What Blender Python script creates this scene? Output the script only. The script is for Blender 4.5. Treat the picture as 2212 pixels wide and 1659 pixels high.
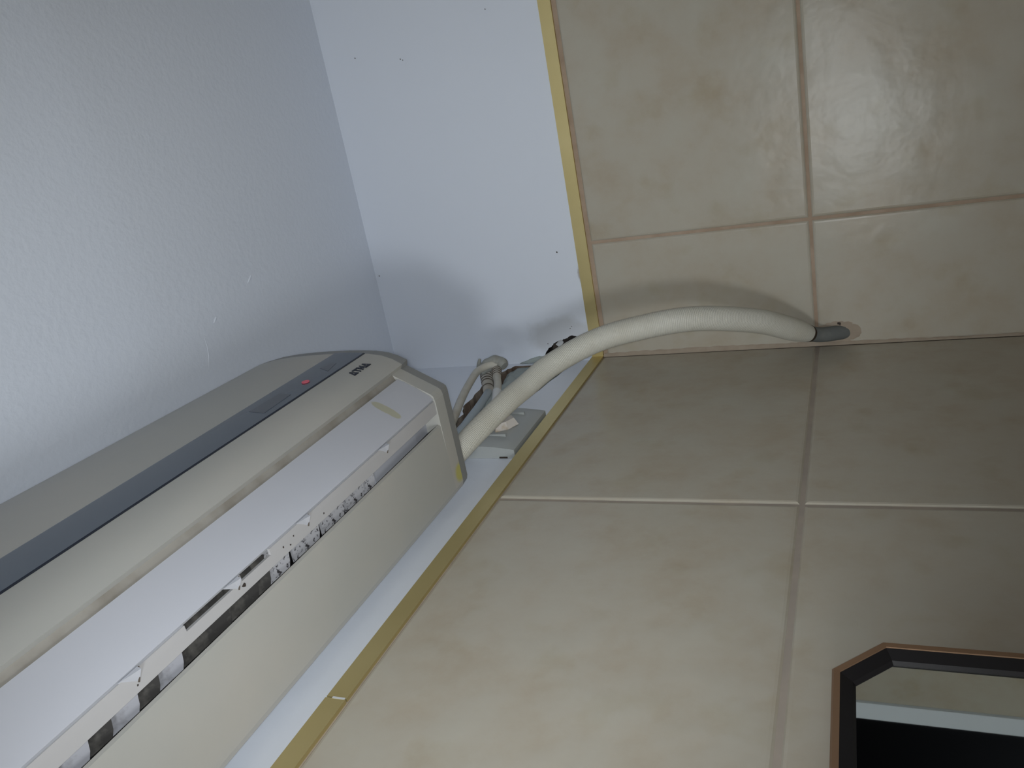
import bpy, bmesh, math, random
from mathutils import Vector, Matrix
random.seed(7)
for o in list(bpy.data.objects): bpy.data.objects.remove(o, do_unlink=True)
scene = bpy.context.scene
COL = scene.collection

# ---------------------------------------------------------------- frame of reference
# survey units: origin in the ceiling corner, x along the appliance wall, y along the side wall, z up
S = 1.3
ZC = 2.60
def U(p): return Vector((S*p[0], S*p[1], ZC + S*p[2]))

# ---------------------------------------------------------------- camera
F_PX = 1771.995
RW = ((-0.3530324903, -0.1781195392, -0.9184995866),
      (0.3727543517, -0.9272104329, 0.0365377388),
      (-0.8581504845, -0.3294757090, 0.3937302416))
CAM = (0.97286843, 0.3402735, -0.62491756)
cd = bpy.data.cameras.new('camera'); cam = bpy.data.objects.new('camera', cd); COL.objects.link(cam)
cd.sensor_fit = 'HORIZONTAL'; cd.sensor_width = 36.0; cd.lens = F_PX/2212*36.0
cd.clip_start = 0.02
r, d, f = Vector(RW[0]), Vector(RW[1]), Vector(RW[2])
M = Matrix((r, -d, -f)).transposed().to_4x4()
M.translation = U(CAM); cam.matrix_world = M
scene.camera = cam

# ---------------------------------------------------------------- light and exposure
w = bpy.data.worlds.new('world'); scene.world = w; w.use_nodes = True
bg = w.node_tree.nodes['Background']; bg.inputs[0].default_value = (0.02, 0.025, 0.035, 1); bg.inputs[1].default_value = 0.3
scene.view_settings.view_transform = 'Standard'
scene.view_settings.look = 'None'
scene.view_settings.gamma = 1.0
scene.view_settings.use_curve_mapping = False
scene.view_settings.exposure = -1.12
def lamp(name, loc, power, radius, color):
    l = bpy.data.lights.new(name, 'POINT'); l.energy = power; l.shadow_soft_size = radius; l.color = color
    o = bpy.data.objects.new(name, l); COL.objects.link(o); o.location = U(loc); return o
lamp('vanity_lamp_light', (1.40, 0.11, -0.62), 37.0, 0.10, (0.93, 0.97, 1.0))
# the phone's torch, a broad soft-edged beam beside the lens
tl = bpy.data.lights.new('phone_torch_light', 'SPOT'); tl.energy = 35.0; tl.shadow_soft_size = 0.012; tl.color = (0.93, 0.97, 1.0)
tl.spot_size = math.radians(88); tl.spot_blend = 1.0
to = bpy.data.objects.new('phone_torch_light', tl); COL.objects.link(to); to.location = U((0.978, 0.343, -0.625))
to.rotation_euler = (U((0.40, 0.10, -0.26))-U((0.978, 0.343, -0.625))).to_track_quat('-Z', 'Y').to_euler()
lamp('hall_fill_light', (-0.75, 1.25, -1.30), 12.0, 0.05, (0.75, 0.85, 1.0))  # added bluish fill that lifts the black of the hall
# unseen fill light added under the ceiling, behind the viewer
al = bpy.data.lights.new('ceiling_fill_light', 'AREA'); al.energy = 4.5; al.shape = 'DISK'; al.size = 0.35; al.color = (0.95, 0.97, 1.0)
ao = bpy.data.objects.new('ceiling_fill_light', al); COL.objects.link(ao); ao.location = U((1.25, 1.05, -0.03))

# ---------------------------------------------------------------- materials
def mat(name, col, rough=0.5, spec=0.5, metal=0.0, noise=None, bump=None, emit=None):
    """noise=(scale, colour2, low, high[, detail]); bump=(scale, strength, distance)"""
    m = bpy.data.materials.new(name); m.use_nodes = True
    nt = m.node_tree; b = nt.nodes['Principled BSDF']
    b.inputs['Base Color'].default_value = (*col, 1); b.inputs['Roughness'].default_value = rough
    b.inputs['Specular IOR Level'].default_value = spec; b.inputs['Metallic'].default_value = metal
    tc = nt.nodes.new('ShaderNodeTexCoord')
    if noise:
        n = nt.nodes.new('ShaderNodeTexNoise'); n.inputs['Scale'].default_value = noise[0]
        n.inputs['Detail'].default_value = noise[4] if len(noise) > 4 else 4
        nt.links.new(tc.outputs['Object'], n.inputs['Vector'])
        cr = nt.nodes.new('ShaderNodeValToRGB')
        cr.color_ramp.elements[0].position = noise[2]; cr.color_ramp.elements[1].position = noise[3]
        cr.color_ramp.elements[0].color = (*col, 1); cr.color_ramp.elements[1].color = (*noise[1], 1)
        nt.links.new(n.outputs['Fac'], cr.inputs['Fac']); nt.links.new(cr.outputs['Color'], b.inputs['Base Color'])
    if bump:
        n2 = nt.nodes.new('ShaderNodeTexNoise'); n2.inputs['Scale'].default_value = bump[0]; n2.inputs['Detail'].default_value = 5
        nt.links.new(tc.outputs['Object'], n2.inputs['Vector'])
        bp = nt.nodes.new('ShaderNodeBump'); bp.inputs['Strength'].default_value = bump[1]; bp.inputs['Distance'].default_value = bump[2]
        nt.links.new(n2.outputs['Fac'], bp.inputs['Height']); nt.links.new(bp.outputs['Normal'], b.inputs['Normal'])
    if emit:
        b.inputs['Emission Color'].default_value = (*emit[0], 1); b.inputs['Emission Strength'].default_value = emit[1]
    return m

def add_stain(m, centre, radii, col, fac, edge=0.55, nscale=18.0, nw=0.5):
    """a stain with a ragged outline, given in world metres, mixed over the base colour"""
    nt = m.node_tree; b = nt.nodes['Principled BSDF']; N = nt.nodes.new; Lk = nt.links.new
    src = b.inputs['Base Color']
    geo = N('ShaderNodeNewGeometry')
    mp = N('ShaderNodeVectorMath'); mp.operation = 'SUBTRACT'; mp.inputs[1].default_value = centre; Lk(geo.outputs['Position'], mp.inputs[0])
    dv = N('ShaderNodeVectorMath'); dv.operation = 'DIVIDE'; dv.inputs[1].default_value = radii; Lk(mp.outputs[0], dv.inputs[0])
    ln = N('ShaderNodeVectorMath'); ln.operation = 'LENGTH'; Lk(dv.outputs[0], ln.inputs[0])
    nz = N('ShaderNodeTexNoise'); nz.inputs['Scale'].default_value = nscale; nz.inputs['Detail'].default_value = 5; Lk(geo.outputs['Position'], nz.inputs['Vector'])
    ad = N('ShaderNodeMath'); ad.operation = 'MULTIPLY_ADD'; ad.inputs[1].default_value = nw*2; Lk(nz.outputs['Fac'], ad.inputs[0]); Lk(ln.outputs['Value'], ad.inputs[2])
    mr = N('ShaderNodeMapRange'); mr.inputs['From Min'].default_value = 1.0+nw-edge*0.5; mr.inputs['From Max'].default_value = 1.0+nw+edge*0.5
    mr.inputs['To Min'].default_value = fac; mr.inputs['To Max'].default_value = 0.0; Lk(ad.outputs[0], mr.inputs['Value'])
    mx = N('ShaderNodeMix'); mx.data_type = 'RGBA'; mx.inputs[7].default_value = (*col, 1); Lk(mr.outputs[0], mx.inputs[0])
    if src.is_linked: Lk(src.links[0].from_socket, mx.inputs[6])
    else: mx.inputs[6].default_value = src.default_value
    Lk(mx.outputs[2], src)

WHITE = (0.73, 0.78, 0.87)
M_ceil = mat('ceiling_paint', WHITE, 0.75, 0.25, bump=(110, 0.22, 0.004))
M_wall = mat('wall_paint', WHITE, 0.6, 0.3, bump=(18, 0.12, 0.004))
M_wall2 = mat('wall_paint_gloss', (0.80, 0.85, 0.94), 0.42, 0.45, bump=(22, 0.22, 0.004))
M_grout = mat('grout', (0.36, 0.27, 0.20), 0.9, 0.1, noise=(30, (0.45, 0.35, 0.27), 0.35, 0.7))
M_grout2 = mat('pale_grout', (0.40, 0.345, 0.29), 0.85, 0.2, noise=(30, (0.34, 0.30, 0.26), 0.35, 0.7))
M_gold = mat('gold_trim', (0.60, 0.50, 0.24), 0.48, 0.5, metal=0.8, noise=(9, (0.66, 0.56, 0.29), 0.3, 0.75))
M_ac = mat('aged_plastic', (0.415, 0.415, 0.39), 0.45, 0.4, noise=(5, (0.47, 0.45, 0.41), 0.4, 0.75))
M_acw = mat('white_plastic', (0.50, 0.515, 0.565), 0.4, 0.4, noise=(3, (0.47, 0.485, 0.53), 0.4, 0.7))
M_grime_shade = mat('grimy_shaded_groove', (0.30, 0.285, 0.255), 0.6, 0.3, noise=(30, (0.22, 0.20, 0.17), 0.45, 0.7))
M_flap = mat('flap_plastic', (0.47, 0.465, 0.47), 0.45, 0.4, noise=(4, (0.50, 0.495, 0.505), 0.4, 0.7))
M_strip = mat('smoked_strip', (0.065, 0.085, 0.115), 0.12, 0.6)
M_win = mat('display_window', (0.055, 0.065, 0.085), 0.15, 0.5)
M_led = mat('indicator_red', (0.42, 0.07, 0.10), 0.4, 0.4, emit=((1.0, 0.12, 0.2), 0.22))
M_side = mat('dark_grey_end', (0.26, 0.265, 0.26), 0.5, 0.35)  # darker grey for the bands at the panel and cap ends
M_logo_shadow = mat('logo_and_shadow_black', (0.012, 0.016, 0.028), 0.4, 0.3)
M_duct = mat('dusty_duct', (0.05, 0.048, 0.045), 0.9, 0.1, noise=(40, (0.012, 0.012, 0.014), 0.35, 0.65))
M_fin = mat('mouldy_fin', (0.42, 0.42, 0.44), 0.7, 0.2, noise=(300, (0.05, 0.047, 0.05), 0.55, 0.64, 4))
M_fin3 = mat('grey_fin', (0.38, 0.385, 0.42), 0.6, 0.3, noise=(120, (0.25, 0.25, 0.26), 0.5, 0.75, 4))
M_fin2 = mat('shaded_gap_fin', (0.05, 0.048, 0.046), 0.9, 0.1, noise=(90, (0.11, 0.105, 0.095), 0.5, 0.72, 4))  # near-black pieces paint the shade where fins recede into the duct
M_hose = mat('woven_hose', (0.57, 0.56, 0.50), 0.5, 0.4, noise=(14, (0.50, 0.475, 0.40), 0.45, 0.8))
M_rim = mat('hose_rim', (0.05, 0.035, 0.025), 0.8, 0.2)
M_pvc = mat('grey_pipe', (0.16, 0.172, 0.170), 0.85, 0.2, noise=(60, (0.20, 0.21, 0.20), 0.5, 0.75))
M_blue = mat('pale_blue_tube', (0.40, 0.47, 0.53), 0.4, 0.4)
M_cord = mat('grubby_cord', (0.55, 0.54, 0.49), 0.5, 0.4, noise=(25, (0.44, 0.41, 0.35), 0.45, 0.7))
M_boot = mat('boot_plastic', (0.46, 0.44, 0.40), 0.5, 0.4, noise=(60, (0.34, 0.30, 0.26), 0.45, 0.7))
M_groove = mat('boot_groove', (0.10, 0.085, 0.07), 0.8, 0.2)
M_tape = mat('grey_tape', (0.30, 0.31, 0.29), 0.55, 0.4, noise=(50, (0.24, 0.22, 0.19), 0.45, 0.7))
M_plate = mat('plate_plastic', (0.37, 0.39, 0.385), 0.35, 0.5)
M_tab = mat('yellowed_tab', (0.58, 0.54, 0.50), 0.6, 0.3, noise=(45, (0.36, 0.26, 0.12), 0.5, 0.66))
M_putty = mat('grey_putty', (0.40, 0.45, 0.44), 0.8, 0.2, noise=(25, (0.34, 0.37, 0.35), 0.4, 0.7), bump=(40, 0.4, 0.004))
M_brick = mat('raw_plaster', (0.16, 0.12, 0.095), 0.95, 0.1, noise=(45, (0.30, 0.26, 0.22), 0.45, 0.7), bump=(70, 0.8, 0.006))
M_cav = mat('cavity', (0.035, 0.03, 0.028), 0.95, 0.1, noise=(40, (0.08, 0.07, 0.06), 0.45, 0.7), bump=(60, 0.8, 0.006))
M_flake = mat('paint_flake', (0.60, 0.62, 0.64), 0.6, 0.3)
M_bronze = mat('bronze_frame', (0.24, 0.145, 0.085), 0.45, 0.4, metal=0.3)
M_black = mat('black_liner', (0.01, 0.009, 0.01), 0.5, 0.3)
M_mirror = mat('mirror_glass', (0.80, 0.84, 0.82), 0.015, 0.5, metal=1.0)
M_door = mat('door_frame_paint', (0.74, 0.80, 0.86), 0.5, 0.4)
M_dark = mat('dark_hall', (0.03, 0.028, 0.026), 0.9, 0.1)
M_navy = mat('navy_hall', (0.05, 0.07, 0.17), 0.9, 0.1)
M_floor = mat('floor_tile', (0.40, 0.35, 0.29), 0.4, 0.4, noise=(6, (0.46, 0.41, 0.34), 0.4, 0.7))
M_brass = mat('brass_bead', (0.5, 0.38, 0.16), 0.3, 0.5, metal=0.9)
M_speck = mat('dark_speck', (0.05, 0.04, 0.035), 0.8, 0.2)
M_filler = mat('grey_cement', (0.52, 0.53, 0.54), 0.85, 0.2, noise=(40, (0.43, 0.43, 0.43), 0.45, 0.7))

def tile_material():
    m = bpy.data.materials.new('glazed_tile'); m.use_nodes = True
    nt = m.node_tree; b = nt.nodes['Principled BSDF']; N = nt.nodes.new; Lk = nt.links.new
    b.inputs['Roughness'].default_value = 0.26; b.inputs['Specular IOR Level'].default_value = 0.24
    geo = N('ShaderNodeNewGeometry')
    n1 = N('ShaderNodeTexNoise'); n1.inputs['Scale'].default_value = 11.0; n1.inputs['Detail'].default_value = 6; n1.inputs['Roughness'].default_value = 0.62
    Lk(geo.outputs['Position'], n1.inputs['Vector'])
    c1 = N('ShaderNodeValToRGB'); e = c1.color_ramp.elements
    e[0].position = 0.33; e[0].color = (0.425, 0.375, 0.295, 1)
    e[1].position = 0.72; e[1].color = (0.465, 0.445, 0.38, 1)
    k = e.new(0.5); k.color = (0.45, 0.415, 0.345, 1)
    Lk(n1.outputs['Fac'], c1.inputs['Fac'])
    n2 = N('ShaderNodeTexNoise'); n2.inputs['Scale'].default_value = 17.0; n2.inputs['Detail'].default_value = 5
    Lk(geo.outputs['Position'], n2.inputs['Vector'])
    c2 = N('ShaderNodeValToRGB'); e = c2.color_ramp.elements
    e[0].position = 0.55; e[0].color = (1, 1, 1, 1); e[1].position = 0.8; e[1].color = (0.89, 0.85, 0.76, 1)
    Lk(n2.outputs['Fac'], c2.inputs['Fac'])
    mx = N('ShaderNodeMix'); mx.data_type = 'RGBA'; mx.blend_type = 'MULTIPLY'; mx.inputs[0].default_value = 1.0
    Lk(c1.outputs['Color'], mx.inputs[6]); Lk(c2.outputs['Color'], mx.inputs[7]); Lk(mx.outputs[2], b.inputs['Base Color'])
    n3 = N('ShaderNodeTexNoise'); n3.inputs['Scale'].default_value = 22; n3.inputs['Detail'].default_value = 3
    Lk(geo.outputs['Position'], n3.inputs['Vector'])
    bp = N('ShaderNodeBump'); bp.inputs['Strength'].default_value = 0.16; bp.inputs['Distance'].default_value = 0.006
    Lk(n3.outputs['Fac'], bp.inputs['Height']); Lk(bp.outputs['Normal'], b.inputs['Normal'])
    return m
M_tile = tile_material()

# ---------------------------------------------------------------- helpers
def wloc(o):
    v = Vector((0, 0, 0))
    while o is not None: v = v + o.location; o = o.parent
    return v
def tag(o, label, cat, group=None):
    o['label'] = label; o['category'] = cat
    if group: o['group'] = group
    return o
def structure(o, label=None):
    o['kind'] = 'structure'
    if label: o['label'] = label
    return o
def empty(name, p):
    o = bpy.data.objects.new(name, None); COL.objects.link(o); o.location = U(p); o.empty_display_size = 0.05; return o
def mk(name, verts, faces, m, parent=None, smooth=False, angle=None, mats=None, fmat=None, uvs=None):
    """verts in survey units -> one mesh object, origin at its base centre"""
    W = [U(v) for v in verts]
    lo = Vector((min(v.x for v in W), min(v.y for v in W), min(v.z for v in W)))
    hi = Vector((max(v.x for v in W), max(v.y for v in W), max(v.z for v in W)))
    org = Vector(((lo.x+hi.x)/2, (lo.y+hi.y)/2, lo.z))
    me = bpy.data.meshes.new(name); me.from_pydata([v-org for v in W], [], faces)
    for q in (mats or [m]): me.materials.append(q)
    if fmat:
        for p, i in zip(me.polygons, fmat): p.material_index = i
    bm = bmesh.new(); bm.from_mesh(me)
    bmesh.ops.recalc_face_normals(bm, faces=bm.faces); bm.to_mesh(me); bm.free()
    if smooth:
        for p in me.polygons: p.use_smooth = True
        if angle is not None: me.set_sharp_from_angle(angle=math.radians(angle))
    me.update()
    o = bpy.data.objects.new(name, me); COL.objects.link(o)
    o.parent = parent; o.location = org - (wloc(parent) if parent else Vector((0, 0, 0)))
    return o
def box_vf(a, b):
    (x0, y0, z0), (x1, y1, z1) = a, b
    v = [(x0,y0,z0),(x1,y0,z0),(x1,y1,z0),(x0,y1,z0),(x0,y0,z1),(x1,y0,z1),(x1,y1,z1),(x0,y1,z1)]
    return v, [(0,3,2,1),(4,5,6,7),(0,1,5,4),(1,2,6,5),(2,3,7,6),(3,0,4,7)]
def box(name, a, b, m, parent=None, bevel=0.0, seg=2):
    v, fc = box_vf(a, b); o = mk(name, v, fc, m, parent)
    if bevel:
        me = o.data; bm = bmesh.new(); bm.from_mesh(me)
        bmesh.ops.bevel(bm, geom=bm.edges[:], offset=bevel*S, segments=seg, affect='EDGES', profile=0.5); bm.to_mesh(me); bm.free()
        for p in me.polygons: p.use_smooth = True
        me.set_sharp_from_angle(angle=math.radians(40))
    return o
def merge(parts):
    V, F = [], []
    for v, f_ in parts:
        n = len(V); V += list(v); F += [tuple(i+n for i in q) for q in f_]
    return V, F
def catmull(P, n):
    out = []; P = [Vector(p) for p in P]; Q = [P[0]*2-P[1]] + P + [P[-1]*2-P[-2]]
    for i in range(1, len(Q)-2):
        a, b, c, e = Q[i-1], Q[i], Q[i+1], Q[i+2]
        for k in range(n):
            t = k/n
            out.append(0.5*((2*b)+(c-a)*t+(2*a-5*b+4*c-e)*t*t+(3*b-a-3*c+e)*t**3))
    out.append(P[-1]); return out
def resample(P, n):
    L = [0.0]
    for a, b in zip(P, P[1:]): L.append(L[-1]+(b-a).length)
    out = []; j = 0
    for i in range(n):
        s = L[-1]*i/(n-1)
        while j < len(L)-2 and L[j+1] < s: j += 1
        t = (s-L[j])/max(1e-9, L[j+1]-L[j]); out.append(P[j].lerp(P[j+1], t))
    return out
def tube_vf(path, rad, seg=16, cap=True, ripple=None):
    n = len(path); V, F = [], []
    T = [(path[min(i+1, n-1)]-path[max(i-1, 0)]).normalized() for i in range(n)]
    up = Vector((0, 0, 1)) if abs(T[0].z) < 0.9 else Vector((0, 1, 0))
    nrm = (up - T[0]*up.dot(T[0])).normalized()
    for i in range(n):
        nrm = (nrm - T[i]*nrm.dot(T[i])).normalized(); bn = T[i].cross(nrm)
        R = rad(i/(n-1)) if callable(rad) else rad
        for k in range(seg):
            a = 2*math.pi*k/seg; q = R*(ripple(i, k) if ripple else 1.0)
            V.append(tuple(path[i] + nrm*math.cos(a)*q + bn*math.sin(a)*q))
    for i in range(n-1):
        for k in range(seg):
            k2 = (k+1) % seg; F.append((i*seg+k, i*seg+k2, (i+1)*seg+k2, (i+1)*seg+k))
    if cap:
        F.append(tuple(range(seg-1, -1, -1))); F.append(tuple((n-1)*seg+k for k in range(seg)))
    return V, F
def sweep_vf(profile_at, xs):
    """profile_at(x) -> closed list of (y, z); lofted along x and capped"""
    V, F = [], []; n = None
    for x in xs:
        p = profile_at(x); n = len(p); V += [(x, y, z) for y, z in p]
    for i in range(len(xs)-1):
        for k in range(n):
            k2 = (k+1) % n; F.append((i*n+k, i*n+k2, (i+1)*n+k2, (i+1)*n+k))
    F.append(tuple(range(n-1, -1, -1))); F.append(tuple((len(xs)-1)*n+k for k in range(n)))
    return V, F
def inset(prof, dist):
    """move each point of a closed (y,z) outline inwards"""
    n = len(prof); area = sum(prof[i][0]*prof[(i+1)%n][1]-prof[(i+1)%n][0]*prof[i][1] for i in range(n))
    s = 1 if area > 0 else -1; out = []
    for i in range(n):
        a, b, c = Vector(prof[i-1]), Vector(prof[i]), Vector(prof[(i+1)%n])
        d1 = (b-a).normalized(); d2 = (c-b).normalized()
        nn = Vector((-(d1.y+d2.y), d1.x+d2.x))*s
        nn.normalize()
        out.append((b.x+nn.x*dist, b.y+nn.y*dist))
    return out

# ================================================================= THE ROOM
XE, YE, ZF = 2.0, 1.7, -ZC/S
Z1, Z2, ZJ = -0.3000, -0.3152, -0.5769      # trim top, trim bottom, first tile joint
DEP = 0.006                                  # paint lies this far behind the tile face
# ceiling
box('ceiling', (-0.15, -0.15, 0.0), (XE+0.1, YE+0.1, 0.08), M_ceil)
structure(bpy.data.objects['ceiling'], 'rough white painted ceiling')
fl = box('floor', (-0.15, -0.15, ZF-0.05), (XE+0.1, YE+0.1, ZF), M_floor); structure(fl, 'plain beige floor')

def wall_with_hole(name, axis, outer, hole, surf, depth, m, mcut):
    """painted face in the plane axis=surf with a ragged hole that goes back by depth"""
    bm = bmesh.new()
    def P(u_, z, dd=0.0):
        return (u_, surf-dd, z) if axis == 1 else (surf-dd, u_, z)
    ov = [bm.verts.new(P(*p)) for p in outer]; hv = [bm.verts.new(P(*p)) for p in hole]
    ed = [bm.edges.new((ov[i], ov[(i+1) % len(ov)])) for i in range(len(ov))]
    ed += [bm.edges.new((hv[i], hv[(i+1) % len(hv)])) for i in range(len(hv))]
    bmesh.ops.triangle_fill(bm, use_beauty=True, use_dissolve=False, edges=ed)
    bm.verts.index_update()
    V = [tuple(v.co) for v in bm.verts]; F = [tuple(v.index for v in q.verts) for q in bm.faces]; FM = [0]*len(F)
    nh = len(hv); base = len(V); h0 = hv[0].index
    V += [P(p[0], p[1], depth) for p in hole]
    for i in range(nh):
        j = (i+1) % nh; F.append((hv[i].index, hv[j].index, base+j, base+i)); FM.append(1)
    F.append(tuple(range(base, base+nh))); FM.append(1)
    bm.free()
    # slab sides and back of the wall
    n = len(V); no = len(outer)
    V += [P(p[0], p[1], 0.09) for p in outer]
    for i in range(no):
        j = (i+1) % no; F.append((ov_idx(V, P(*outer[i])), ov_idx(V, P(*outer[j])), n+j, n+i)); FM.append(0)
    F.append(tuple(range(n, n+no))); FM.append(0)
    return structure(mk(name, V, F, m, mats=[m, mcut], fmat=FM))
def ov_idx(V, p):
    return next(i for i, q in enumerate(V) if max(abs(a-b) for a, b in zip(q, p)) < 1e-6)
def ragged(P, amp, n, seed):
    rnd = random.Random(seed); out = []
    for i in range(len(P)):
        a, b = Vector(P[i]), Vector(P[(i+1) % len(P)])
        for k in range(n):
            q = a.lerp(b, k/n); out.append((q.x+rnd.uniform(-amp, amp), q.y+rnd.uniform(-amp, amp)))
    return out

# front wall (the appliance hangs on it): white paint above, tiles below
holeA = ragged([(0.004,-0.190),(0.0154,-0.1836),(0.0268,-0.1779),(0.071,-0.1698),(0.1162,-0.173),(0.1404,-0.1742),(0.1641,-0.183),(0.1816,-0.1823),(0.215,-0.186),(0.245,-0.20),(0.235,-0.235),(0.15,-0.245),(0.07,-0.262),(0.004,-0.27)], 0.0016, 3, 3)
wf = wall_with_hole('wall_front', 1, [(-0.10,-0.307),(XE+0.1,-0.307),(XE+0.1,0.0),(-0.10,0.0)], holeA, -DEP, 0.022, M_wall2, M_brick)
holeB = ragged([(0.001,-0.2312),(0.012,-0.2371),(0.0156,-0.243),(0.0199,-0.2471),(0.0245,-0.2577),(0.0249,-0.2623),(0.0265,-0.2678),(0.0299,-0.2741),(0.0282,-0.2816),(0.0268,-0.2839),(0.0155,-0.2891),(0.0034,-0.2731),(-0.002,-0.2383)], 0.0007, 3, 5)
wr = wall_with_hole('wall_right', 0, [(-DEP,-0.307),(1.05,-0.307),(1.05,0.0),(-DEP,0.0)], holeB, -DEP, 0.035, M_wall, M_cav)
wf['label'] = 'wall with white paint above and beige tiles below behind the appliance'
wr['label'] = 'side wall with white paint above and beige tiles below, pierced by the hose'
# grout beds behind the tiles
gf = box('grout_bed', (-0.10, -0.09, ZF), (XE+0.1, -0.0014, -0.3065), M_grout2, wf)
DY0, DY1, DZT = 0.531, 1.05, -0.42        # doorway in the side wall
gr = mk('grout_bed', *merge([box_vf((-0.09, -0.0022, ZF), (-0.0022, DY0, -0.3065)), box_vf((-0.09, DY1, ZF), (-0.0022, YE+0.1, -0.3065)), box_vf((-0.09, DY0, DZT), (-0.0022, DY1, -0.3065))]), M_grout, wr)
mk('upper_wall', *box_vf((-0.096, 1.05, -0.3065), (-DEP, YE+0.1, 0.0)), M_wall, wr)

JW = 0.0038
def tile(parent, axis, u0, u1, z0, z1, lift):
    """one tile with softened edges, face near the plane axis=0"""
    e1, e2 = 0.0014, 0.0032
    def R(i, h): return [(u0+i, z0+i, h), (u1-i, z0+i, h), (u1-i, z1-i, h), (u0+i, z1-i, h)]
    rings = R(0, -0.004) + R(0, -0.0016+lift) + R(e1, -0.0004+lift) + R(e2, lift)
    V = [((a, h, b) if axis == 1 else (h, a, b)) for a, b, h in rings]; F = []
    for r_ in range(3):
        for k in range(4):
            k2 = (k+1) % 4; F.append((r_*4+k, r_*4+k2, r_*4+4+k2, r_*4+4+k))
    F.append((12, 13, 14, 15)); F.append((3, 2, 1, 0))
    mk('tile', V, F, M_tile, parent)
TW = 0.372; TWB = 0.400
rows = [(ZJ+JW/2, Z2-0.0012)]
zz = ZJ
while zz > ZF+0.01:
    nz_ = max(ZF+0.001, zz-0.262); rows.append((nz_+JW/2, zz-JW/2)); zz = nz_
rnd = random.Random(2)
xs_ = [0.0025, 0.3750, 0.3750+TW, 0.3750+2*TW, 0.3750+3*TW, 0.3750+4*TW, XE-0.001]
for zi, (a, b) in enumerate(rows):
    for i in range(len(xs_)-1):
        if xs_[i+1]-xs_[i] < 0.02: continue
        tile(wf, 1, xs_[i]+(JW/2 if i else 0), xs_[i+1]-JW/2, a, b, rnd.uniform(-0.0003, 0.0003))
ys_ = [0.0, 0.1497, 0.1497+TWB, 0.1497+2*TWB, 0.1497+3*TWB, 0.1497+4*TWB]
for zi, (a, b) in enumerate(rows):
    b2 = b-0.0045 if zi == 0 else b
    for i in range(len(ys_)-1):
        y0, y1 = ys_[i]+(JW/2 if i else 0.001), min(ys_[i+1]-JW/2, YE)
        lift = rnd.uniform(-0.0003, 0.0003)
        segs = [(y0, y1, a, b2)]
        if b <= DZT+0.02 or a < DZT:      # cut around the doorway
            segs = []
            if y0 < DY0: segs.append((y0, min(y1, DY0), a, b2))
            if y1 > DY1: segs.append((max(y0, DY1), y1, a, b2))
            if b2 > DZT and y1 > DY0 and y0 < DY1: segs.append((max(y0, DY0), min(y1, DY1), max(a, DZT), b2))
        for s_ in segs:
            if s_[1]-s_[0] > 0.004 and s_[3]-s_[2] > 0.008: tile(wr, 0, *s_, lift)

# gold edging strips
def trim_front():
    segs = []
    x_ = [0.0012, 0.6372, XE-0.001]
    parts = []
    for i in range(2):
        a, b = x_[i]+(0.0006 if i else 0), x_[i+1]-0.0006
        parts.append(box_vf((a, -0.007, Z2), (b, 0.0012 if i == 0 else 0.0015, Z1)))
    return merge(parts)
t1 = mk('trim_1', *trim_front(), M_gold); structure(t1, 'thin gold edging strip along the top of the front wall tiles')
t2 = mk('trim_2', *box_vf((-0.007, 0.0012, Z2), (0.0012, YE, Z1)), M_gold); structure(t2, 'thin gold edging strip along the top of the side wall tiles')
# white crumbs of paint bridging the joint of the strip
mk('paint_dab', *box_vf((0.6364, 0.0008, Z2+0.001), (0.6380, 0.0016, Z1-0.005)), M_flake, t1)

# unseen remainder of the room
structure(box('wall_left', (XE, -0.1, ZF), (XE+0.1, YE+0.1, 0), M_tile), 'plain far wall')
structure(box('wall_back', (-0.1, YE, ZF), (XE, YE+0.1, 0), M_tile), 'plain back wall')
# doorway: frame and dark hall behind
dfm = merge([box_vf((-0.10, DY0, ZF), (0.003, DY0+0.027, DZT)), box_vf((-0.10, DY1-0.027, ZF), (0.003, DY1, DZT)), box_vf((-0.10, DY0+0.027, DZT-0.027), (0.003, DY1-0.027, DZT))])
structure(mk('door_1', *dfm, M_door), 'white door frame around a dark opening, seen in the mirror')
hv, hf = merge([box_vf((-1.2, 0.35, ZF-0.02), (-0.16, 1.6, ZF)), box_vf((-1.2, 0.35, -0.25), (-0.16, 1.6, -0.23)), box_vf((-1.2, 0.33, ZF), (-0.16, 0.35, -0.25)), box_vf((-1.2, 1.6, ZF), (-0.16, 1.62, -0.25))])
structure(mk('wall_hall', hv, hf, M_dark), 'dark hall beyond the doorway')
structure(box('wall_hall_end', (-1.25, 0.33, ZF), (-1.2, 1.62, -0.25), M_navy), 'dark blue end wall of the hall')

# ---- repairs and damage around the pipe corner
def lump(name, outline, axis, surf, height, m, parent, seed, inner=0.55):
    rnd_ = random.Random(seed); n = len(outline)
    cx = sum(p[0] for p in outline)/n; cz = sum(p[1] for p in outline)/n
    V = []; F = []
    for fr, h in ((1.0, -0.003), (0.93, height*0.55), (inner, height)):
        for p in outline:
            a = cx+(p[0]-cx)*fr; b = cz+(p[1]-cz)*fr; hh = surf+h*(rnd_.uniform(0.75, 1.2) if fr < 1 else 1)
            V.append((a, hh, b) if axis == 1 else (hh, a, b))
    V.append((cx, surf+height, cz) if axis == 1 else (surf+height, cx, cz))
    for r_ in range(2):
        for k in range(n):
            k2 = (k+1) % n; F.append((r_*n+k, r_*n+k2, (r_+1)*n+k2, (r_+1)*n+k))
    for k in range(n): F.append((2*n+k, 2*n+(k+1) % n, 3*n))
    return mk(name, V, F, m, parent, smooth=True, angle=50)
lump('putty_patch', ragged([(-0.004,-0.190),(0.022,-0.183),(0.045,-0.190),(0.10,-0.196),(0.15,-0.206),(0.17,-0.23),(0.10,-0.25),(0.04,-0.262),(-0.004,-0.26)], 0.0015, 3, 11), 1, -0.016, 0.013, M_putty, wf, 4)
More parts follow.
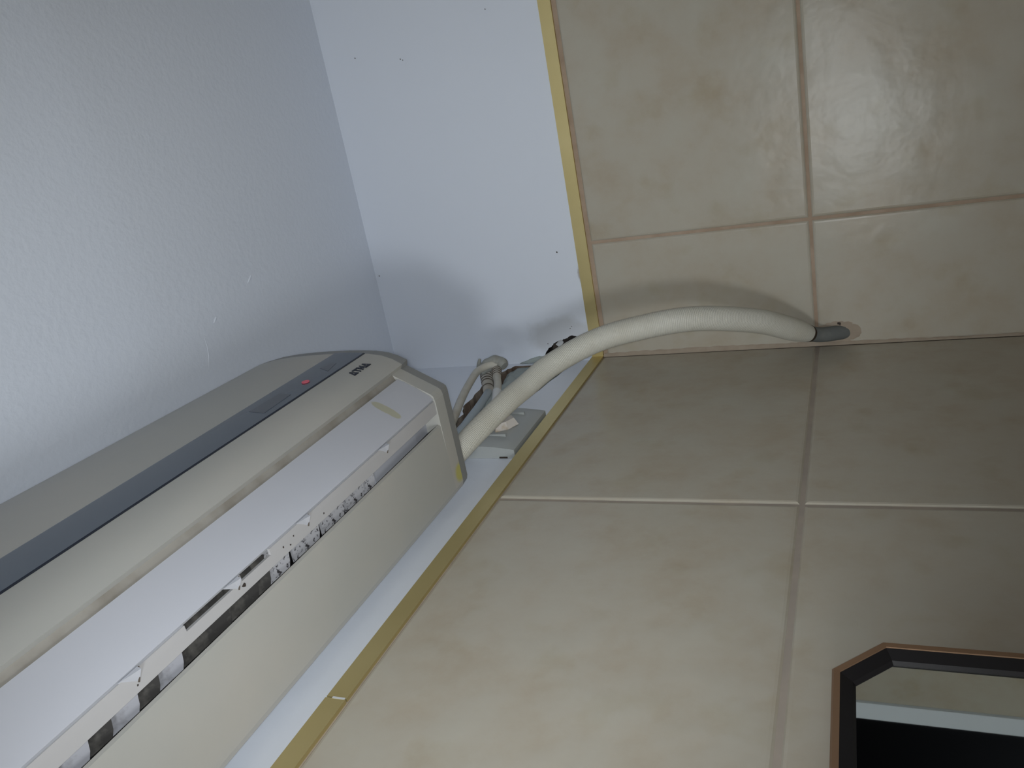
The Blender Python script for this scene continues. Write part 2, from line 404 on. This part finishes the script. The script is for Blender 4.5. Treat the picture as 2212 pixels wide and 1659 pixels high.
lump('rubble', ragged([(0.06,-0.1765),(0.10,-0.181),(0.135,-0.184),(0.155,-0.190),(0.20,-0.192),(0.23,-0.205),(0.20,-0.232),(0.13,-0.235),(0.08,-0.215)], 0.002, 3, 12), 1, -0.024, 0.012, M_putty, wf, 5)
lump('putty_smear', ragged([(-DEP,-0.192),(-0.001,-0.205),(0.003,-0.2197),(0.004,-0.231),(-0.001,-0.245),(-DEP,-0.25)], 0.0006, 3, 13), 0, -DEP, 0.0035, M_putty, wr, 6)
# loose flake of paint in the hole
mk('paint_flake', [(-0.012,0.0165,-0.2475),(-0.012,0.0245,-0.2560),(-0.009,0.0195,-0.2600),(-0.010,0.0120,-0.2535),(-0.014,0.0165,-0.2475),(-0.014,0.0245,-0.2560),(-0.011,0.0195,-0.2600),(-0.012,0.0120,-0.2535)],
   [(0,1,2,3),(7,6,5,4),(0,4,5,1),(1,5,6,2),(2,6,7,3),(3,7,4,0)], M_flake, wr)
mk('paint_flake', [(-0.008,0.0060,-0.2560),(-0.008,0.0180,-0.2700),(-0.006,0.0160,-0.2740),(-0.007,0.0040,-0.2600),(-0.010,0.0060,-0.2560),(-0.010,0.0180,-0.2700),(-0.008,0.0160,-0.2740),(-0.009,0.0040,-0.2600)],
   [(0,1,2,3),(7,6,5,4),(0,4,5,1),(1,5,6,2),(2,6,7,3),(3,7,4,0)], M_flake, wr)
add_stain(M_wall, U((-DEP, 0.030, -0.262)), (1, 0.024*S, 0.040*S), (0.47, 0.48, 0.49), 0.5, 0.5, 26, 0.7)
add_stain(M_wall, U((-DEP, 0.112, -0.302)), (1, 0.016*S, 0.006*S), (0.42, 0.40, 0.38), 0.9, 0.3, 60, 0.35)

# ================================================================= AIR CONDITIONER
X0, X1 = 0.3504, 0.985
AC = empty('air_conditioner', (0.5*(X0+X1), 0.06, -0.276))
tag(AC, 'aged white wall air conditioner with grey display strip hanging under the ceiling', 'air conditioner')
TILT = 0.046
PANEL = [(0.1289,-0.2400),(0.1345,-0.2310),(0.1384,-0.2210),(0.1408,-0.2080),(0.1418,-0.1950),(0.1426,-0.1790),(0.1428,-0.1600),(0.1427,-0.1400),(0.1419,-0.1200),(0.1400,-0.1010),(0.1360,-0.0800),(0.1280,-0.0590),(0.1150,-0.0430),(0.1000,-0.0360)]
def tilt(x, z): return z + TILT*(x-X0)*max(0.0, min(1.3, (z+0.236)/0.135))
def panel_y(z):
    for (ya, za), (yb, zb) in zip(PANEL, PANEL[1:]):
        if za <= z <= zb: return ya+(yb-ya)*(z-za)/(zb-za)
    return PANEL[0][0] if z < PANEL[0][1] else PANEL[-1][0]
def on_panel(x, z, off=0.0):
    z0 = z
    for _ in range(8): z0 = z-(tilt(x, z0)-z0)
    return (x, panel_y(z0)+off, z)
back = [(y-0.007, z+0.002) for y, z in PANEL]
back[0] = (0.1235, -0.2368)
panel_closed = PANEL + back[::-1]
XA, XB, TL = X0-0.003, X1+0.003, 0.014
def taper(de):
    return 0.0014*(1-de/TL) + (0.0016*(1-math.sqrt(max(0, 1-(1-de/0.002)**2))) if de < 0.002 else 0)
def panel_prof(x):
    de = min(x-XA, XB-x); p = panel_closed
    if de < TL: p = inset(p, taper(de))[:len(PANEL)] + p[len(PANEL):]
    return [(y, tilt(x, z)) for y, z in p]
def end_xs(): return [0, 0.0002, 0.0006, 0.0012, 0.002, 0.0138, 0.0142]
SIDE = end_xs()[:-1]
XC, XD = XA+SIDE[-1], XB-SIDE[-1]
FP = mk('front_panel', *sweep_vf(panel_prof, [XC, XA+TL+0.0002] + [X0+0.1*k for k in range(1, 6)] + [XB-TL-0.0002, XD]), M_ac, AC, smooth=True, angle=11.5)
mk('end_band', *sweep_vf(panel_prof, [XA+q for q in SIDE]), M_side, FP, smooth=True, angle=11.5)
mk('end_band', *sweep_vf(panel_prof, [XB-q for q in SIDE[::-1]]), M_side, FP, smooth=True, angle=11.5)
# end caps
CAPP = [(0.004,-0.2715),(0.0055,-0.2745),(0.010,-0.2759),(0.045,-0.2756),(0.098,-0.2748),(0.1025,-0.2738),(0.1050,-0.2712),(0.1254,-0.2362),(0.1300,-0.2150),(0.1340,-0.1900),(0.1345,-0.1300),(0.1300,-0.0950),(0.1200,-0.0620),(0.1060,-0.0420),(0.0850,-0.0320),(0.003,-0.0320)]
def cap_prof(flip):
    def g(x):
        de = (XB-x) if flip else (x-XA)
        return inset(CAPP, taper(de)) if de < TL else CAPP
    return g
IX0, IX1 = 0.3775, X1-0.028
CAP = mk('end_cap', *sweep_vf(cap_prof(False), [XC, XA+TL+0.0002, IX0]), M_ac, AC, smooth=True, angle=9)
mk('end_band', *sweep_vf(cap_prof(False), [XA+q for q in SIDE]), M_side, CAP, smooth=True, angle=9)
CAP = mk('end_cap', *sweep_vf(cap_prof(True), [IX1, XB-TL-0.0002, XD]), M_ac, AC, smooth=True, angle=9)
mk('end_band', *sweep_vf(cap_prof(True), [XB-q for q in SIDE[::-1]]), M_side, CAP, smooth=True, angle=9)
# body between the caps: open underneath for the air outlet
SL = 0.0745
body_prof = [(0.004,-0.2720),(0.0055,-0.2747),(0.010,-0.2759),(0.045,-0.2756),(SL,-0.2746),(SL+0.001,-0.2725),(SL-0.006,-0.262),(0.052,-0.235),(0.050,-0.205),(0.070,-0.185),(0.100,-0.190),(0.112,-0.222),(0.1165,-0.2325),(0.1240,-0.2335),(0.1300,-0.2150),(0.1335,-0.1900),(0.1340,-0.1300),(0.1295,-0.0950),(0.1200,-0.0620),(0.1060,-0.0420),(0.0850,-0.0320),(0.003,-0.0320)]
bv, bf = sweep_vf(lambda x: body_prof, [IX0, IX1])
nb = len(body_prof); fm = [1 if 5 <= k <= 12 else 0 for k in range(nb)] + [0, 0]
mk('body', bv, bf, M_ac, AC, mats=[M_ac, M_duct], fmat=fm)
# grime and groove shade coloured into the strip between panel and vane (a lip moulded on the body)
mk('panel_lip', *sweep_vf(lambda x: [(0.1150,-0.2420),(0.1189,-0.2404),(0.1264,-0.2370),(0.1266,-0.2350),(0.1150,-0.2390)], [IX0+0.0004, IX1-0.0004]), M_grime_shade, AC)
# vane: the big flat flap
vane_p = [(0.1203,-0.2420),(0.1172,-0.2482),(0.1105,-0.2595),(0.1030,-0.2702),(0.0996,-0.2732),(0.0978,-0.2722),(0.1010,-0.2690),(0.1085,-0.2580),(0.1150,-0.2475),(0.1182,-0.2412)]
vane_p = [(y+0.0007, z-0.0005) for y, z in vane_p]
VN = mk('vane', *sweep_vf(lambda x: vane_p, [IX0+0.0008, IX1-0.0008]), M_acw, AC, smooth=True, angle=35)
# lower flap with a slit along its upper edge
FX0, FX1 = IX0+0.001, IX1-0.001
fl_parts = [sweep_vf(lambda x: [(0.0865,-0.2742),(0.0945,-0.2741),(0.0945,-0.2721),(0.0865,-0.2712)], [FX0, FX1])]
for a, b in ((FX0, 0.6190), (0.6480, 0.6515), (0.6965, FX1)):
    fl_parts.append(sweep_vf(lambda x: [(0.0945,-0.2741),(0.0985,-0.2739),(0.0985,-0.2722),(0.0945,-0.2721)], [a, b]))
FLP = mk('lower_flap', *merge(fl_parts), M_flap, AC)
for xt in (0.4708, 0.5820, 0.6559, 0.7371, 0.8250, 0.9000):
    tv = [(xt-0.006,0.0992,-0.2737),(xt+0.0075,0.0992,-0.2737),(xt-0.004,0.0915,-0.2742),(xt-0.0055,0.0985,-0.2768),(xt-0.0005,0.0985,-0.2752)]
    mk('hinge_tab', tv, [(0,2,3),(0,3,1),(3,2,4),(3,4,1),(4,2,1),(0,1,2)], M_acw, FLP)
    gv, gf_ = tube_vf(resample(catmull([Vector((xt-0.0062,0.0990,-0.2742)), Vector((xt-0.0050,0.0955,-0.2746)), Vector((xt-0.0032,0.0915,-0.2744))], 4), 6), 0.00055, 5)
    mk('hinge_gap', gv, gf_, M_groove, FLP)
# blank plate and fins in the outlet
mk('duct_wall', [(0.3775,0.060,-0.2600),(0.4030,0.060,-0.2625),(0.4800,0.060,-0.2655),(0.3775,0.100,-0.2600),(0.4030,0.100,-0.2625),(0.4800,0.100,-0.2655),
                 (0.3775,0.060,-0.2560),(0.4030,0.060,-0.2580),(0.4800,0.060,-0.2600),(0.3775,0.100,-0.2560),(0.4030,0.100,-0.2580),(0.4800,0.100,-0.2600)],
   [(0,3,4,1),(1,4,5,2),(6,7,10,9),(7,8,11,10),(0,1,7,6),(1,2,8,7),(3,9,10,4),(4,10,11,5),(0,6,9,3),(2,5,11,8)], M_acw, AC)
def fin(x, w, m, rise):
    n = 7; V = []
    for k in range(n):            # rounded leading edge, then a plate that leans back into the duct
        t = k/(n-1); y = 0.064+0.034*t
        lead = x+0.006*(2*t-1)**2*(1.4 if t < 0.5 else 0.5)
        V += [(lead, y, -0.2668), (x+w, y, -0.2668+rise), (lead, y, -0.2645), (x+w, y, -0.2645+rise)]
    F = []
    for k in range(n-1):
        a, b = 4*k, 4*k+4
        F += [(a, a+1, b+1, b), (a+2, b+2, b+3, a+3), (a, b, b+2, a+2), (a+1, a+3, b+3, b+1)]
    F += [(0, 2, 3, 1), (4*n-4, 4*n-3, 4*n-1, 4*n-2)]
    mk('fin', V, F, m, AC)
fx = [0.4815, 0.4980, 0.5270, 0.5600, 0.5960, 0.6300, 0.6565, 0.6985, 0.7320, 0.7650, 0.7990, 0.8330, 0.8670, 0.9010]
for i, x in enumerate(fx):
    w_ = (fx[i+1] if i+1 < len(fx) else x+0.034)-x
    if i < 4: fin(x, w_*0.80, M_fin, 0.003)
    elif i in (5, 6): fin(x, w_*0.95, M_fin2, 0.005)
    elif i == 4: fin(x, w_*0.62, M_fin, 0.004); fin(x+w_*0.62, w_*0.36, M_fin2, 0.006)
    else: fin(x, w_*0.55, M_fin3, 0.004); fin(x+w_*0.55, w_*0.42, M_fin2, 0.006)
# display strip, windows, light, badge
def strip_z(x, top): return tilt(x, -0.1712) if top else tilt(x, -0.2020)
def strip_prof(x):
    zt, zb = -0.1712, -0.2020
    zs = [zb+(zt-zb)*k/6 for k in range(7)]
    fr = [(panel_y(z)+0.0007, tilt(x, z)) for z in zs]; bk = [(panel_y(z)-0.001, tilt(x, z)) for z in zs]
    return fr + bk[::-1]
mk('display_strip', *sweep_vf(strip_prof, [X0+0.0105, X0+0.1, X0+0.2, X0+0.3, X0+0.45, X1-0.0105]), M_strip, FP, smooth=True, angle=30)
mk('strip_shadow_line', *sweep_vf(lambda x: [(panel_y(-0.2032)+0.0003, tilt(x, -0.2035)), (panel_y(-0.2020)+0.0006, tilt(x, -0.2020)), (panel_y(-0.2020)-0.001, tilt(x, -0.2020)), (panel_y(-0.2035)-0.001, tilt(x, -0.2035))], [X0+0.0105, X1-0.0105]), M_logo_shadow, FP)  # shadow under the strip, painted as a solid near-black line
def decal(name, pts, m, off=0.0011, thick=0.0006):
    n = len(pts); V = [on_panel(x, z, off) for x, z in pts] + [on_panel(x, z, off-thick) for x, z in pts]
    F = [tuple(range(n)), tuple(range(2*n-1, n-1, -1))] + [(k, (k+1) % n, n+(k+1) % n, n+k) for k in range(n)]
    return mk(name, V, F, m, FP)
decal('display_window', [(0.4085,-0.1940),(0.3885,-0.1900),(0.3900,-0.1850),(0.4020,-0.1815)], M_win, 0.0009)
decal('display_window', [(0.5000,-0.1940),(0.4620,-0.1925),(0.4600,-0.1800),(0.4980,-0.1780)], M_win, 0.0009)
decal('indicator_light', [(0.4351+0.0036*math.cos(a), -0.1887+0.0033*math.sin(a)) for a in [2*math.pi*k/14 for k in range(14)]], M_led, 0.0016)
# badge letters: u runs along the word (towards -x), v is up
def letter_polys(ch):
    t = 0.17
    if ch == 'A':
        return [[(0.0,0.0),(0.42,1.0),(0.62,1.0),(0.22,0.0)], [(0.42,1.0),(0.62,1.0),(1.0,0.0),(0.78,0.0)], [(0.10,0.0),(0.90,0.0),(0.84,0.22),(0.18,0.22)]]
    if ch == 'T':
        return [[(0.0,1.0),(0.9,1.0),(0.86,0.78),(0.02,0.78)], [(0.36,0.9),(0.58,0.9),(0.58,0.0),(0.36,0.0)]]
    if ch == 'M':
        return [[(0.0,0.0),(0.08,1.0),(0.28,1.0),(0.20,0.0)], [(0.10,1.0),(0.30,1.0),(0.58,0.25),(0.44,0.1)], [(0.80,1.0),(0.98,1.0),(0.58,0.1),(0.44,0.25)], [(0.80,0.0),(0.78,1.0),(0.98,1.0),(1.02,0.0)]]
BX, BZ, BL, BH = 0.4112, -0.2222, 0.0285, 0.0072
parts = []; u_ = 0.0; widths = {'A': 1.0, 'T': 0.92, 'M': 1.02}; tot = 1.0+0.92+1.02+1.0
for ch in 'ATMA':
    for pl in letter_polys(ch):
        pts = []
        for (a, b) in pl:
            q = (u_+a*0.97)/tot; x = BX-BL*q; z = BZ+BH*b-0.0012*q*0; pts.append((x, z))
        n = len(pts); V = [on_panel(x, z, 0.0006) for x, z in pts]+[on_panel(x, z, -0.0004) for x, z in pts]
        parts.append((V, [tuple(range(n)), tuple(range(2*n-1, n-1, -1))]+[(k, (k+1) % n, n+(k+1) % n, n+k) for k in range(n)]))
    u_ += widths[ch]
mk('badge_lettering', *merge(parts), M_logo_shadow, FP)
# stains and specks on the plastic
add_stain(M_ac, U((0.3635, 0.0210, -0.2755)), (0.0085*S, 0.0085*S, 0.02), (0.50, 0.46, 0.10), 0.85, 0.5, 30, 0.25)
add_stain(M_acw, U((0.4285, 0.1125, -0.2555)), (0.0050*S, 0.0100*S, 0.0170*S), (0.42, 0.41, 0.30), 0.9, 0.15, 45, 0.4)
def speck(p, s_, parent, n=6, m=None, ax=2):
    rnd_ = random.Random(int(p[0]*1e5)); V = []
    for k in range(n):
        a = 2*math.pi*k/n; q = s_*rnd_.uniform(0.5, 1.2)
        dv = (math.cos(a)*q, math.sin(a)*q*0.8)
        V.append((p[0]+dv[0], p[1]+dv[1], p[2]) if ax == 2 else ((p[0]+dv[0], p[1], p[2]+dv[1]) if ax == 1 else (p[0], p[1]+dv[0], p[2]+dv[1])))
    off = {2: (0, 0, 0.0008), 1: (0, -0.0008, 0), 0: (-0.0008, 0, 0)}[ax]
    V += [(a+off[0], b+off[1], c+off[2]) for a, b, c in V]
    F = [tuple(range(n)), tuple(range(2*n-1, n-1, -1))]+[(k, (k+1) % n, n+(k+1) % n, n+k) for k in range(n)]
    return mk('dirt_speck', V, F, m or M_speck, parent)
speck((0.6480, 0.0915, -0.2744), 0.0022, FLP)
for q in ((0.600, 0.0900), (0.607, 0.0925), (0.595, 0.0935), (0.735, 0.0905), (0.560, 0.0905)): speck((q[0], q[1], -0.2744), 0.0008, FLP)

# ================================================================= INSULATED HOSE
HO = empty('insulated_hose', (0.15, 0.06, -0.61))
tag(HO, 'thick off-white woven insulated hose arching from the air conditioner into the side wall', 'hose')
hp = [(0.3490,0.0272,-0.2618),(0.3100,0.0372,-0.2735),(0.2620,0.0481,-0.2894),(0.2320,0.0531,-0.3003),(0.1980,0.0625,-0.3185),(0.166,0.0742,-0.3557),(0.148,0.0805,-0.3975),(0.122,0.0802,-0.4576),(0.08,0.0604,-0.5175),(0.045,0.0367,-0.5536),(0.028,0.0245,-0.5700)]
hpath = resample(catmull(hp, 14), 1060)
def hrad(t):
    base = 0.0107+0.0024*min(1, t/0.55)
    if t > 0.93: base *= 1-0.30*((t-0.93)/0.07)**2
    return base
def hrip(i, k): return 1.0 + 0.017*math.sin(math.pi*i/2+0.4) + 0.018*math.sin(2*math.pi*k/3+math.pi*(i//4 % 2))
hv_, hf_ = tube_vf(hpath, hrad, 108, True, hrip)
mk('woven_sleeve', hv_, hf_, M_hose, HO, smooth=True)
e0 = hpath[-1]; ed = (hpath[-1]-hpath[-8]).normalized()
rp = [e0-ed*0.001, e0+ed*0.0014, e0+ed*0.0030]
mk('sleeve_rim', *tube_vf(rp, lambda t: 0.0100-0.0012*t, 24), M_rim, HO, smooth=True, angle=40)
pp = [e0-ed*0.004, Vector((0.0175,0.0190,-0.5800)), Vector((0.006,0.0158,-0.5940)), Vector((-0.010,0.0128,-0.6120))]
mk('grey_pipe', *tube_vf(resample(catmull(pp, 6), 16), 0.0086, 24), M_pvc, HO, smooth=True, angle=50)
# crack speck and filler at the pipe entry
speck((0.0006, 0.0255, -0.6015), 0.0024, wr, 7, M_speck, 0)

# ================================================================= DRAIN TUBE, CORDS
DT = empty('drain_tube', (0.21, 0.02, -0.24))
tag(DT, 'pale blue drain tube with ribbed cuff beside the woven hose', 'tube')
def yp(x, y, z, y2):      # slide a point along the view so it keeps its bearing from the room side
    return (x, y, z)
dp = [(0.3500,0.0275,-0.2490),(0.310,0.0225,-0.2415),(0.2634,0.020,-0.2336),(0.2369,0.020,-0.2306),(0.2101,0.020,-0.228),(0.1771,0.020,-0.2236),(0.1533,0.020,-0.2192)]
mk('tube', *tube_vf(resample(catmull(dp, 8), 40), 0.0046, 16), M_blue, DT, smooth=True, angle=50)
def ribbed(name, a, b, r0, r1, parent, n=5, m=M_boot):
    a, b = Vector(a), Vector(b); path = [a.lerp(b, k/40) for k in range(41)]
    mk(name, *tube_vf(path, lambda t: r0+(r1-r0)*t, 18), m, parent, smooth=True, angle=50)
    for k in range(n):
        t = 0.22+0.62*k/max(1, n-1); c = a.lerp(b, t); dd = (b-a).normalized(); R = (r0+(r1-r0)*t)*1.035
        mk('rib_groove', *tube_vf([c-dd*0.0007, c+dd*0.0007], R, 18), M_groove, parent)
cuff = mk('ribbed_cuff', *tube_vf(resample([Vector((0.1620,0.0225,-0.2215)), Vector((0.1330,0.0330,-0.2085))], 20), lambda t: 0.0064+0.0012*t, 18), M_boot, DT, smooth=True, angle=50)
ca, cb = Vector((0.1620,0.0225,-0.2215)), Vector((0.1330,0.0330,-0.2085))
for t in (0.12, 0.40, 0.54, 0.68, 0.82):
    c = ca.lerp(cb, t); dd = (cb-ca).normalized()
    mk('rib_groove', *tube_vf([c-dd*0.0007, c+dd*0.0007], (0.0064+0.0012*t)*1.04, 18), M_groove, cuff)

PC = empty('power_cord', (0.22, 0.05, -0.26))
tag(PC, 'grubby white cord looping out of the air conditioner into grey tape', 'cord')
cp = [(0.3500,0.049,-0.2600),(0.325,0.050,-0.2540),(0.2944,0.050,-0.2459),(0.2577,0.050,-0.2354),(0.2274,0.050,-0.2279),(0.2002,0.050,-0.2221),(0.1761,0.050,-0.2179),(0.1629,0.050,-0.2193),(0.1515,0.050,-0.2256),(0.1470,0.048,-0.2300)]
mk('cord', *tube_vf(resample(catmull(cp, 8), 70), 0.0043, 14), M_cord, PC, smooth=True, angle=50)
# tape wrap over the joint with a stray tail
tw = [(0.1560,0.044,-0.2120),(0.1500,0.047,-0.2180),(0.1440,0.050,-0.2260),(0.1420,0.049,-0.2340),(0.1450,0.045,-0.2400)]
TP = mk('tape_wrap', *tube_vf(resample(catmull(tw, 6), 26), lambda t: 0.0058+0.0022*math.sin(math.pi*t)+0.0005*math.sin(23*t), 14), M_tape, PC, smooth=True, angle=60)
mk('tape_tail', *tube_vf(resample(catmull([(0.1540,0.045,-0.2120),(0.1500,0.051,-0.2105),(0.1470,0.0565,-0.2110)], 5), 10), lambda t: 0.0042*(1-0.8*t)+0.0005, 8), M_tape, TP, smooth=True, angle=60)
# ribbed boot and the short cord that drops behind the hose
ba, bb = Vector((0.1460,0.043,-0.2300)), Vector((0.1690,0.040,-0.2389))
BT = mk('ribbed_boot', *tube_vf(resample([ba, bb], 14), lambda t: 0.0058-0.0010*t, 16), M_boot, PC, smooth=True, angle=50)
for t in (0.2, 0.4, 0.6, 0.8):
    c = ba.lerp(bb, t); dd = (bb-ba).normalized(); mk('rib_groove', *tube_vf([c-dd*0.0007, c+dd*0.0007], (0.0058-0.0010*t)*1.05, 16), M_groove, BT)
mk('cord_drop', *tube_vf(resample(catmull([(0.1690,0.040,-0.2389),(0.190,0.040,-0.2485),(0.2136,0.040,-0.2573)], 6), 16), 0.0045, 14), M_cord, PC, smooth=True, angle=50)
mk('connector_tip', *tube_vf(resample(catmull([(0.2120,0.040,-0.2566),(0.2210,0.038,-0.2585),(0.2330,0.034,-0.2605)], 4), 10), lambda t: 0.0052-0.0018*t, 12), M_flake, PC, smooth=True, angle=50)

# ================================================================= COVER PLATE
CP = empty('cover_plate', (0.236, 0.0, -0.296))
tag(CP, 'grey-white plastic box cover screwed to the wall under the woven hose', 'cover plate')
px0, px1, pz0, pz1 = 0.1830, 0.2830, -0.2965, -0.2050
def plate():
    V, F = [], []; nx, nz2 = 12, 12
    for j in range(nz2+1):
        for i in range(nx+1):
            a, b = i/nx, j/nz2
            bul = 0.0045*(1-(2*b-1)**2)
            edge = 0.0 if (i in (0, nx) or j in (0, nz2)) else 0.0022
            cr = 0.006*((abs(2*a-1)**14)*(abs(2*b-1)**14))
            V.append((px0+(px1-px0)*a, 0.0035+bul+edge-0.0, pz0+(pz1-pz0)*b))
    W_ = nx+1
    for j in range(nz2):
        for i in range(nx): F.append((j*W_+i, j*W_+i+1, (j+1)*W_+i+1, (j+1)*W_+i))
    rim = [i for i in range(W_)]+[(j*W_+nx) for j in range(1, nz2+1)]+[nz2*W_+i for i in range(nx-1, -1, -1)]+[j*W_ for j in range(nz2-1, 0, -1)]
    base = len(V)
    for k in rim: V.append((V[k][0], -DEP+0.0002, V[k][2]))
    n = len(rim)
    for k in range(n): F.append((rim[k], rim[(k+1) % n], base+(k+1) % n, base+k))
    F.append(tuple(range(base, base+n)))
    return V, F
mk('plate', *plate(), M_plate, CP, smooth=True, angle=28)
for xs1, za, zb in ((0.2030, -0.2800, -0.2600), (0.2600, -0.2800, -0.2600)):
    mk('moulded_rib', *box_vf((xs1-0.0012, 0.0070, za), (xs1+0.0012, 0.0112, zb)), M_plate, CP)
mk('plate_notch', *box_vf((0.2822, -DEP+0.0004, -0.2880), (0.2836, -DEP+0.0020, -0.2790)), M_speck, CP)
tb = [(0.2200,-0.2660),(0.2215,-0.2760),(0.2300,-0.2830),(0.2440,-0.2760),(0.2540,-0.2650),(0.2400,-0.2560)]
V = [(x, 0.0088, z) for x, z in tb]+[(x+(0.235-x)*0.25, 0.0170, z+(-0.268-z)*0.25) for x, z in tb]
mk('yellowed_tab', V, [tuple(range(5, -1, -1)), tuple(range(6, 12))]+[(k, (k+1) % 6, 6+(k+1) % 6, 6+k) for k in range(6)], M_tab, CP)

# ================================================================= MIRROR
MR = empty('wall_mirror', (0.80, 0.0, -1.20))
tag(MR, 'wall mirror with cut corners and thin bronze frame on the tiled wall', 'mirror')
mx0, mx1, mz1, mz0, ch = 0.5515, 1.05, -0.6030, -1.20, 0.0265
def oct_(i, y):
    c = ch-i*0.586
    x0, x1, z0, z1 = mx0+i, mx1-i, mz0+i, mz1-i
    return [(x0+c, y, z1), (x1-c, y, z1), (x1, y, z1-c), (x1, y, z0+c), (x1-c, y, z0), (x0+c, y, z0), (x0, y, z0+c), (x0, y, z1-c)]
def rings_vf(rs, close=False):
    V, F = [], []; n = 8
    for q in rs: V += q
    m_ = len(rs)
    for r_ in range(m_ if close else m_-1):
        for k in range(n):
            a, b = r_*n, ((r_+1) % m_)*n; F.append((a+k, a+(k+1) % n, b+(k+1) % n, b+k))
    return V, F
FRM = mk('frame', *rings_vf([oct_(0, 0.0002), oct_(0, 0.0115), oct_(0.001, 0.0125), oct_(0.0042, 0.0122), oct_(0.0042, 0.0002)], True), M_bronze, MR)
mk('inner_liner', *rings_vf([oct_(0.0042, 0.0003), oct_(0.0042, 0.0114), oct_(0.0105, 0.0080), oct_(0.0120, 0.0060), oct_(0.0120, 0.0003)], True), M_black, MR)
gv = oct_(0.0118, 0.0058) + oct_(0.0118, 0.0020)
mk('mirror_glass', gv, [tuple(range(8)), tuple(range(15, 7, -1))]+[(k, (k+1) % 8, 8+(k+1) % 8, 8+k) for k in range(8)], M_mirror, MR)

# ================================================================= SMALL MARKS OF WEAR
for y, z, q in ((0.4035,-0.1096,0.0010),(0.4018,-0.1125,0.0007),(0.4161,-0.0462,0.0009),(0.1415,-0.2724,0.0014),(0.1346,-0.0060,0.0011),(0.4365,-0.2330,0.0008),(0.0420,-0.2760,0.0007),(0.0390,-0.2735,0.0008),(0.0200,-0.2390,0.0009)):
    speck((-DEP+0.0006, y, z), q, wr, 6, M_speck, 0)
def ridge(name, pts, r_, m, parent):
    mk(name, *tube_vf(resample(catmull([Vector(q) for q in pts], 5), 14), lambda t: r_*(0.35+0.65*math.sin(math.pi*min(1, t+0.05))), 8), m, parent, smooth=True)
CE = bpy.data.objects['ceiling']
ridge('paint_ridge', [(0.3130,0.1765,0.0),(0.3163,0.1743,0.0),(0.3200,0.1712,0.0)], 0.0012, M_ceil, CE)
ridge('paint_ridge', [(0.3389,0.1640,0.0003),(0.3396,0.1464,0.0003),(0.3480,0.1250,0.0003)], 0.0008, M_ceil, CE)
ridge('paint_ridge', [(0.2440,0.2030,0.0),(0.2460,0.2006,0.0),(0.2523,0.1959,0.0)], 0.0012, M_ceil, CE)
# lumpy grout bead in the corner of the tiled walls
rnd = random.Random(21); V, F = [], []; n = 110
for k in range(n+1):
    t = k/n; z = -0.3165-0.62*t; wy = 0.0042+0.0016*math.sin(7*t)+rnd.uniform(-0.0006, 0.0006); wx = 0.0016+rnd.uniform(-0.0003, 0.0003)
    V += [(0.0, 0.0, z), (wx+0.0006, 0.0, z), (wx, wy*0.6, z), (0.0, wy, z)]
for k in range(n):
    for q in range(4): F.append((4*k+q, 4*k+(q+1) % 4, 4*k+4+(q+1) % 4, 4*k+4+q))
F += [(3, 2, 1, 0), (4*n, 4*n+1, 4*n+2, 4*n+3)]
M_bead = mat('corner_grout', (0.37, 0.31, 0.245), 0.8, 0.2, noise=(30, (0.31, 0.25, 0.19), 0.4, 0.7))
mk('grout_bead', V, F, M_bead, wr, smooth=True, angle=60)
lump('filler_ring', ragged([(0.015+0.015*math.cos(2*math.pi*k/20), -0.600+0.027*math.sin(2*math.pi*k/20)) for k in range(20)], 0.0006, 2, 31), 0, -0.0005, 0.0012, M_bead, wr, 8)
